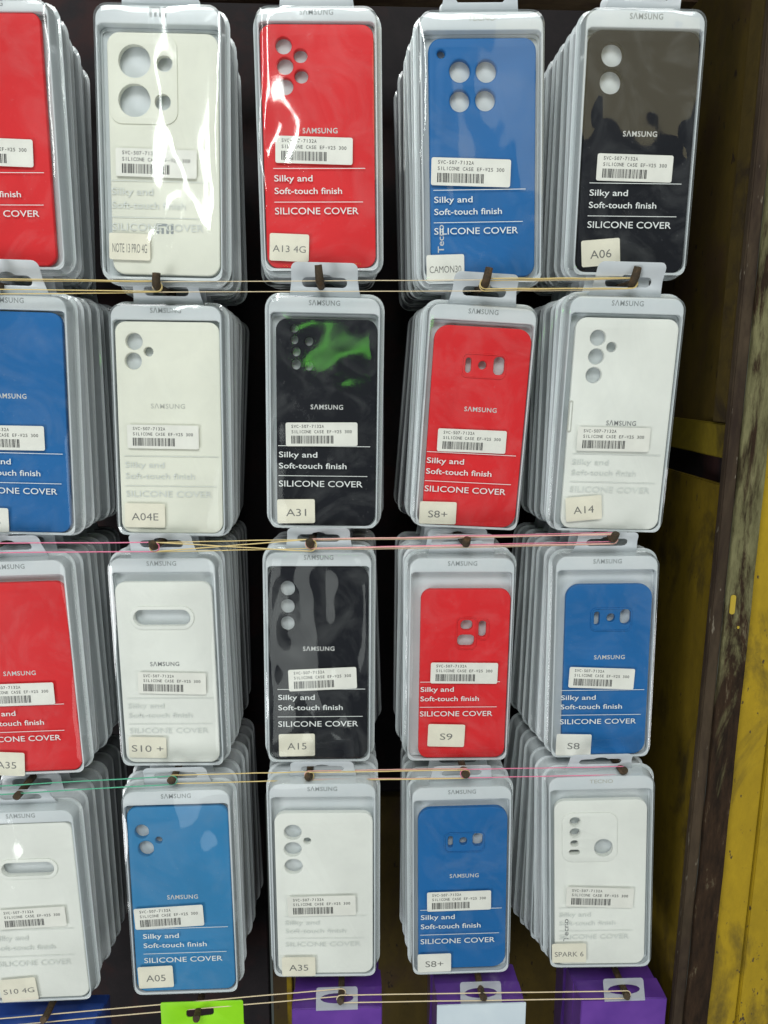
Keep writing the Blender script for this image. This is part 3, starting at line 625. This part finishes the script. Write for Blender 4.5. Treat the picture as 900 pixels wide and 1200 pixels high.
for r_, lst in NAILS.items():
    for c_, (x, z) in enumerate(lst):
        rnd = random.Random(hash((r_[1], c_)) % 1 + int(r_[1])*10+c_)
        y = NY[r_]; bh = BENDS[r_]*rnd.uniform(0.8, 1.2); lx = rnd.uniform(-1.5, 2.5)*mm
        pts = [(x, BOARD_Y, z), (x, 0.10, z), (x, 0.03, z-0.3*mm), (x, y+5*mm, z), (x+lx*.1, y+2*mm, z+bh*0.12), (x+lx*.4, y, z+bh*0.45), (x+lx, y-1.5*mm, z+bh)]
        rr = [3.1, 3.1, 3.1, 3.1, 3.2, 3.3, 3.0]
        bm = tube_bm(pts, lambda i: rr[i]*mm, 12)
        for v in bm.verts:
            if v.co.y < 0.03: v.co += Vector((noise.noise(v.co*300), noise.noise(v.co*300+Vector((5, 0, 0))), noise.noise(v.co*300+Vector((0, 9, 0)))))*0.5*mm
        o = link('nail', from_bm('nail', bm, ang=60), M['nail'])
        tag(o, f"rusty iron nail with upturned tip holding the {CLAB[c_]} stack of the {NLAB[r_]} row", 'nail', 'rusty nails in rows')

def band(mat, label, a, b, y, rad=0.55, ra=3.9, rb=3.9, sag=0.0, dza=0.0, dzb=0.0, cross=False, dy=0.0):
    """rubber loop stretched round two nails; a, b = (x, z) of the nails"""
    ax, az = a; bx, bz = b; az += dza*mm; bz += dzb*mm
    ra *= mm; rb *= mm; pts = []
    A = math.atan2(bz-az, bx-ax)
    n = 16
    def strand(p, q, s_):
        for i in range(1, n):
            t = i/n; j = noise.noise(Vector((p[0]*40+i*.35, s_*9, y*50)))*0.35*mm
            pts.append((p[0]+(q[0]-p[0])*t, y+dy*math.sin(math.pi*t)*mm+s_*(0.5*mm if cross else 0)*math.cos(math.pi*t), p[1]+(q[1]-p[1])*t-sag*mm*math.sin(math.pi*t)+j))
    def arc(cx, cz, r, a0, a1):
        for i in range(9):
            t = a0+(a1-a0)*i/8; pts.append((cx+r*math.cos(t), y, cz+r*math.sin(t)))
    h = math.pi/2
    arc(ax, az, ra, A+h, A+3*h)
    p = (ax+ra*math.cos(A-h), az+ra*math.sin(A-h)); p2 = (ax+ra*math.cos(A+h), az+ra*math.sin(A+h))
    q = (bx+rb*math.cos(A-h), bz+rb*math.sin(A-h)); q2 = (bx+rb*math.cos(A+h), bz+rb*math.sin(A+h))
    if cross:
        strand(p, q2, 1); arc(bx, bz, rb, A+h, A-h); strand(q, p2, -1)
    else:
        strand(p, q, 1); arc(bx, bz, rb, A-h, A+h); strand(q2, p2, -1)
    o = link('rubber_band', from_bm('rubber_band', tube_bm(pts, rad*0.82*mm, 6, True)), M[mat])
    return tag(o, label, 'rubber band', 'rubber bands stretched between nails')
n2, n3, n4, n5 = (NAILS[k] for k in ('R2', 'R3', 'R4', 'R5'))
yA, yB, yC, yD = -0.001, -0.003, -0.009, -0.0135
band('band_yellow', 'pale yellow rubber band from the left edge to the nail over the warm white case', (-0.40, n2[1][1]+.002), n2[1], yA, dzb=0.3)
band('band_yellow', 'second pale yellow rubber band at upper left, sagging a little lower than its neighbour', (-0.36, n2[1][1]+.0005), n2[1], yA+.0014, rad=.5, sag=1.2, ra=6)
band('band_cream', 'thin cream rubber band passing over the nail above the small-holed black case', n2[1], n2[3], yA+.0028, rad=.42, ra=3.8, rb=4.2)
band('band_yellow', 'thick yellow rubber band at upper right, topmost of the three that fan out', n2[3], n2[4], yA, rad=.6, dza=1.0)
band('band_yellow', 'middle yellow rubber band of the three at upper right', n2[3], n2[4], yA+.0014, rad=.55, rb=3.6, dza=-.6, sag=-.5)
band('band_cream', 'lowest pale band of the three yellowish ones at upper right', n2[3], n2[4], yA+.0028, rad=.5, sag=.8)
band('band_pink', 'bright pink rubber band at the left edge between the second and third row', (-0.40, n3[1][1]+.0005), n3[1], yB, rad=.6)
band('band_yellow', 'yellow rubber band twisted once between the warm white case and the small-holed black case', n3[1], n3[2], yB, rad=.6, cross=True, rb=5)
band('band_yellow', 'second yellow rubber band under the twisted one between second and third row', n3[1], n3[2], yB+.0014, rad=.5, dza=-.5, dzb=.8)
band('band_salmon', 'salmon pink rubber band crossing above the red clustered-cutout case', n3[2], n3[4], yB, rad=.65, dza=1.2)
band('band_cream', 'whitish rubber band among the pink ones above the red clustered-cutout case', n3[2], n3[4], yB+.0014, rad=.55, sag=.8, rb=4.4)
band('band_pink', 'darker pink rubber band among the salmon ones above the small blue case', n3[2], n3[4], yB+.0028, rad=.5, dza=.5, dzb=1.2, ra=3.6)
band('band_green', 'green rubber band at lower left reaching the nail above the lighter blue case', (-0.40, n4[1][1]-.010), n4[1], yC, rad=.6)
band('band_yellow', 'yellow rubber band from above the lighter blue case to the lowest white three-hole case', n4[1], n4[2], yC+.0014, rad=.55)
band('band_yellow', 'yellow rubber band running above the blue three-cutout case of the bottom row', n4[2], n4[3], yC, rad=.6)
band('band_salmon', 'pinkish rubber band beside the yellow one above the blue three-cutout case of the bottom row', n4[2], n4[3], yC+.0014, rad=.6, dza=.6, rb=4.5)
band('band_pink', 'pink rubber band at lower right above the white raised-island case', n4[3], n4[4], yC, rad=.5, dza=.4)
band('band_cream', 'cream rubber band at the bottom left running to the nail of the first purple box', (-0.36, n5[2][1]-.022), n5[2], -0.006, rad=.6)
band('band_cream', 'cream rubber band along the bottom between the nails of the purple boxes', n5[2], n5[4], yD, rad=.6)

# ------------------------------------------------------------------ boxes and bags of the lowest row
def box_pack(x, ztop, y, w, dp, h, mat, label, group, front=None, nail=None, tab=True, lean=0.0, matname=None):
    root = empty('packaged_box', (x, y+dp/2, ztop+0.008), label, 'box', group)
    root.rotation_euler = (0, lean, 0)
    bm = box_bm(-w/2, w/2, -dp/2, dp/2, -h-0.008, -0.008, 0.8*mm)
    bmesh.ops.subdivide_edges(bm, edges=[e for e in bm.edges if e.calc_length() > .02], cuts=7, use_grid_fill=True)
    for v in bm.verts: v.co += Vector((noise.noise(v.co*45+Vector((y*90, 0, 0))), noise.noise(v.co*45+Vector((0, y*90, 3))), noise.noise(v.co*45+Vector((7, 0, y*90)))))*0.9*mm
    link('carton', from_bm('carton', bm, ang=40), mat, root)
    if front is not None:
        link('front_card', from_bm('front_card', box_bm(-w/2-1*mm, w/2+1*mm, -dp/2-3.2*mm, -dp/2-1.8*mm, -h-0.008, -0.0065, .3*mm)), front, root)
    if tab:
        z0 = -0.0085; zt = 0.0085
        out = [(-19*mm, z0), (19*mm, z0)]+[(17*mm+2*mm*math.cos(R(a)), zt-2*mm+2*mm*math.sin(R(a))) for a in (0, 45, 90)]+[(-17*mm+2*mm*math.cos(R(a)), zt-2*mm+2*mm*math.sin(R(a))) for a in (90, 135, 180)]
        sl = [(15.5*mm*math.cos(R(a))*(1 if abs(math.cos(R(a))) < .9 else .98), 0.2*mm+3.9*mm*math.sin(R(a))) for a in range(0, 360, 20)]
        bm = solid([out, sl], -0.25*mm, 0.25*mm)
        for v in bm.verts: v.co.y += -dp/2-1.0*mm if front is None else -dp/2-1.2*mm
        for v in bm.verts:
            if v.co.z > z0: v.co.y += (v.co.z-z0)*0.45
        link('hang_tab', from_bm('hang_tab', bm), M['tab_clear'], root)
    return root
for (cx, lab, fr, tz) in ((-0.0124, 'leftmost column of purple boxes', None, 0), (0.116, 'middle column of purple boxes', 'pale', 1), (0.2499, 'rightmost column of purple boxes', None, 2)):
    zt = {0: -0.5665, 1: -0.5655, 2: -0.5670}[tz]
    for k in range(3):
        w = 0.080+0.002*(tz == 0)
        pos = ['frontmost', 'middle', 'rearmost'][k]
        l_ = f"{pos} glossy purple box in the {lab}" if not (fr and k == 0) else 'purple box with a pale blue-white front card below the blue three-cutout case'
        box_pack(cx+0.002*k*(1 if k % 2 else -1)*.3-(0.004 if tz == 0 else 0), zt-0.001-0.006*k, -0.010+0.028*k, w, 0.025, 0.16, M['purple'], l_, 'purple boxes hanging in the lowest row', M[fr] if fr and k == 0 else None, tab=(k == 0))
# lime bag: folded card header with a slot, body below
root = empty('lime_bag', (-0.1425, -0.006, -0.5665), 'bright lime green bag with folded card header and slot, below the lighter blue case', 'bag')
hd = solid([rrect(0.0035, -0.009, 0.0745, 0.034, 2*mm), rrect(0.0015, -0.0035, 0.0245, 0.0085, 3*mm)[::-1]], -0.5*mm, 0.5*mm, .2*mm)
for v in hd.verts: v.co.y += 0.0012*math.sin(v.co.x*90)
link('header_card', from_bm('header_card', hd), M['lime'], root)
bd = box_bm(-0.035, 0.042, -0.004, 0.010, -0.17, -0.0245, 2*mm)
bmesh.ops.subdivide_edges(bd, edges=[e for e in bd.edges if e.calc_length() > .02], cuts=6, use_grid_fill=True)
for v in bd.verts: v.co += Vector((0, noise.noise(v.co*70), noise.noise(v.co*60+Vector((4, 0, 0)))))*1.2*mm
link('pouch', from_bm('pouch', bd), M['lime'], root)
# blue boxes lower left
for k in range(3):
    rb_ = box_pack(-0.300-0.004*k, -0.5800-0.014*k, -0.014+0.026*k, 0.126, 0.023, 0.15, M['navy'], f"{['frontmost', 'middle', 'rearmost'][k]} blue box under the cut-off white pill-slot case", 'blue boxes at lower left', tab=False)
    link('pale_trim', from_bm('pale_trim', box_bm(-0.0645, 0.0645, -0.0135, -0.0118, -0.0165, -0.0095, .4*mm)), M['pale'], rb_)
rb_ = empty('red_pack', (-0.318, -0.038, -0.585), 'small crimson pack peeking in at the lower left corner', 'box')
link('carton', from_bm('carton', box_bm(-0.02, 0.012, -0.006, 0.006, -0.08, 0.0, 3*mm)), M['redbox'], rb_)

# ------------------------------------------------------------------ the stall: board, rail, side panel, post
def struct(name, bm, mat, kind='structure', smooth=True):
    return tag(link(name, from_bm(name, bm, smooth), M[mat]), kind=kind)
XS = 0.3005                                  # inner side of the post
def thing_part(parent, name, bm, mat, label=None):
    o = link(name, from_bm(name, bm), M[mat], parent)
    if label: o['label'] = label
    return o
bd = empty('back_board', (0, 0.21, -1.0), 'dark board behind the hanging cases that carries the nails', 'board')
thing_part(bd, 'dark_sheet', box_bm(-0.9, XS+0.01, -0.001, 0.02, 0.52, 1.55, 1*mm), 'board')
thing_part(bd, 'yellow_sheet', box_bm(-0.10, XS+0.01, -0.004, 0.016, -0.2, 0.515, 1*mm), 'yellow_dark', 'darkened grimy yellow lower sheet')
thing_part(bd, 'blue_black_sheet', box_bm(-0.9, -0.105, -0.004, 0.016, -0.2, 0.515, 1*mm), 'board')
tr = empty('top_rail', (0, 0.1, 0.330), 'dark wooden rail running above the top row of cases', 'rail')
thing_part(tr, 'rail_bar', box_bm(-0.9, XS, -0.012, 0.012, -0.012, 0.016, 1.5*mm), 'rail')
tag(link('yellow_strip', from_bm('yellow_strip', box_bm(-0.0655, -0.0605, 0.03, 0.05, -0.9, -0.50, .6*mm)), M['yellow']), 'narrow bright yellow upright strip left of the leftmost purple boxes', 'strip')

sp = empty('side_panel', (XS, 0.1, -0.6), 'grimy yellow metal side panel of the stall with a horizontal gap, right of the cases', 'panel')
zz = -0.6
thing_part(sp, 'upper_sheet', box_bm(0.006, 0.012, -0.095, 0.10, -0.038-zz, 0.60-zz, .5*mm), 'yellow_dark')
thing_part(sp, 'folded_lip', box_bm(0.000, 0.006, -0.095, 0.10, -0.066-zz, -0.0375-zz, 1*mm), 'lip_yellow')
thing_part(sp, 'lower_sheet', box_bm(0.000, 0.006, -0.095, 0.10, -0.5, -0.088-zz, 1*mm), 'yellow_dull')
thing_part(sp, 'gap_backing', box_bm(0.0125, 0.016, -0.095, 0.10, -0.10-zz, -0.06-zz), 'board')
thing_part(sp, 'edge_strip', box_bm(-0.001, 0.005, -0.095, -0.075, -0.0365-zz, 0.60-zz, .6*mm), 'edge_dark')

po = empty('steel_post', (XS, 0, -1.2), 'weathered upright angle post with peeling olive paint between two yellow panels', 'post')
b_ = box_bm(0.0078, 0.0300, -0.011, -0.007, 0.2, 1.9, .5*mm); bmesh.ops.subdivide_edges(b_, edges=[e for e in b_.edges if e.calc_length() > .5], cuts=60)
for v in b_.verts: v.co.x += noise.noise(Vector((v.co.x*10, 0, v.co.z*30)))*0.8*mm
thing_part(po, 'front_flange', b_, 'post_front')
thing_part(po, 'side_flange', box_bm(-0.0030, 0.0075, -0.0088, -0.001, 0.2, 1.9, 1*mm), 'post_side')
thing_part(po, 'paint_chip', move(solid([rrect(0, 0, 4.5*mm, 17*mm, 2.2*mm)], -0.3*mm, 0.3*mm), 0.0133, -0.0115, -0.188+1.2), 'chip')
thing_part(po, 'paint_chip', move(solid([rrect(0, 0, 2*mm, 2.5*mm, 1*mm)], -0.3*mm, 0.3*mm), 0.020, -0.0115, -0.208+1.2), 'chip')
rp = empty('yellow_cabinet', (XS, 0, -1.2), 'bright worn yellow metal panel along the right picture edge', 'panel')
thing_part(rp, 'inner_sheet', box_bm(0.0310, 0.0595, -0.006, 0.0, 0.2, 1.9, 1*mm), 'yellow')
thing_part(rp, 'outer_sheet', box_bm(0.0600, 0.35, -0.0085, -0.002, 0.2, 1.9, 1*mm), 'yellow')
bpy.context.view_layer.update()
tilt = Matrix.Translation((XS, 0, -0.57)) @ Matrix.Rotation(R(1.0), 4, 'Y') @ Matrix.Translation((-XS, 0, 0.57))
for o_ in (sp, po, rp): o_.matrix_world = tilt @ o_.matrix_world
# red cord at the top
cp = [(-0.138+0.004*math.sin(i*.9), 0.07, 0.285-0.006*i+0.002*math.cos(i)) for i in range(8)]+[(-0.142-0.004*i, 0.075, 0.240-0.001*i*i*.3) for i in range(4)]
tag(link('red_string', from_bm('red_string', tube_bm(cp, 0.9*mm, 6)), M['redbox']), 'thin red cord dangling at the top between the cut-off red case and the white case', 'string')
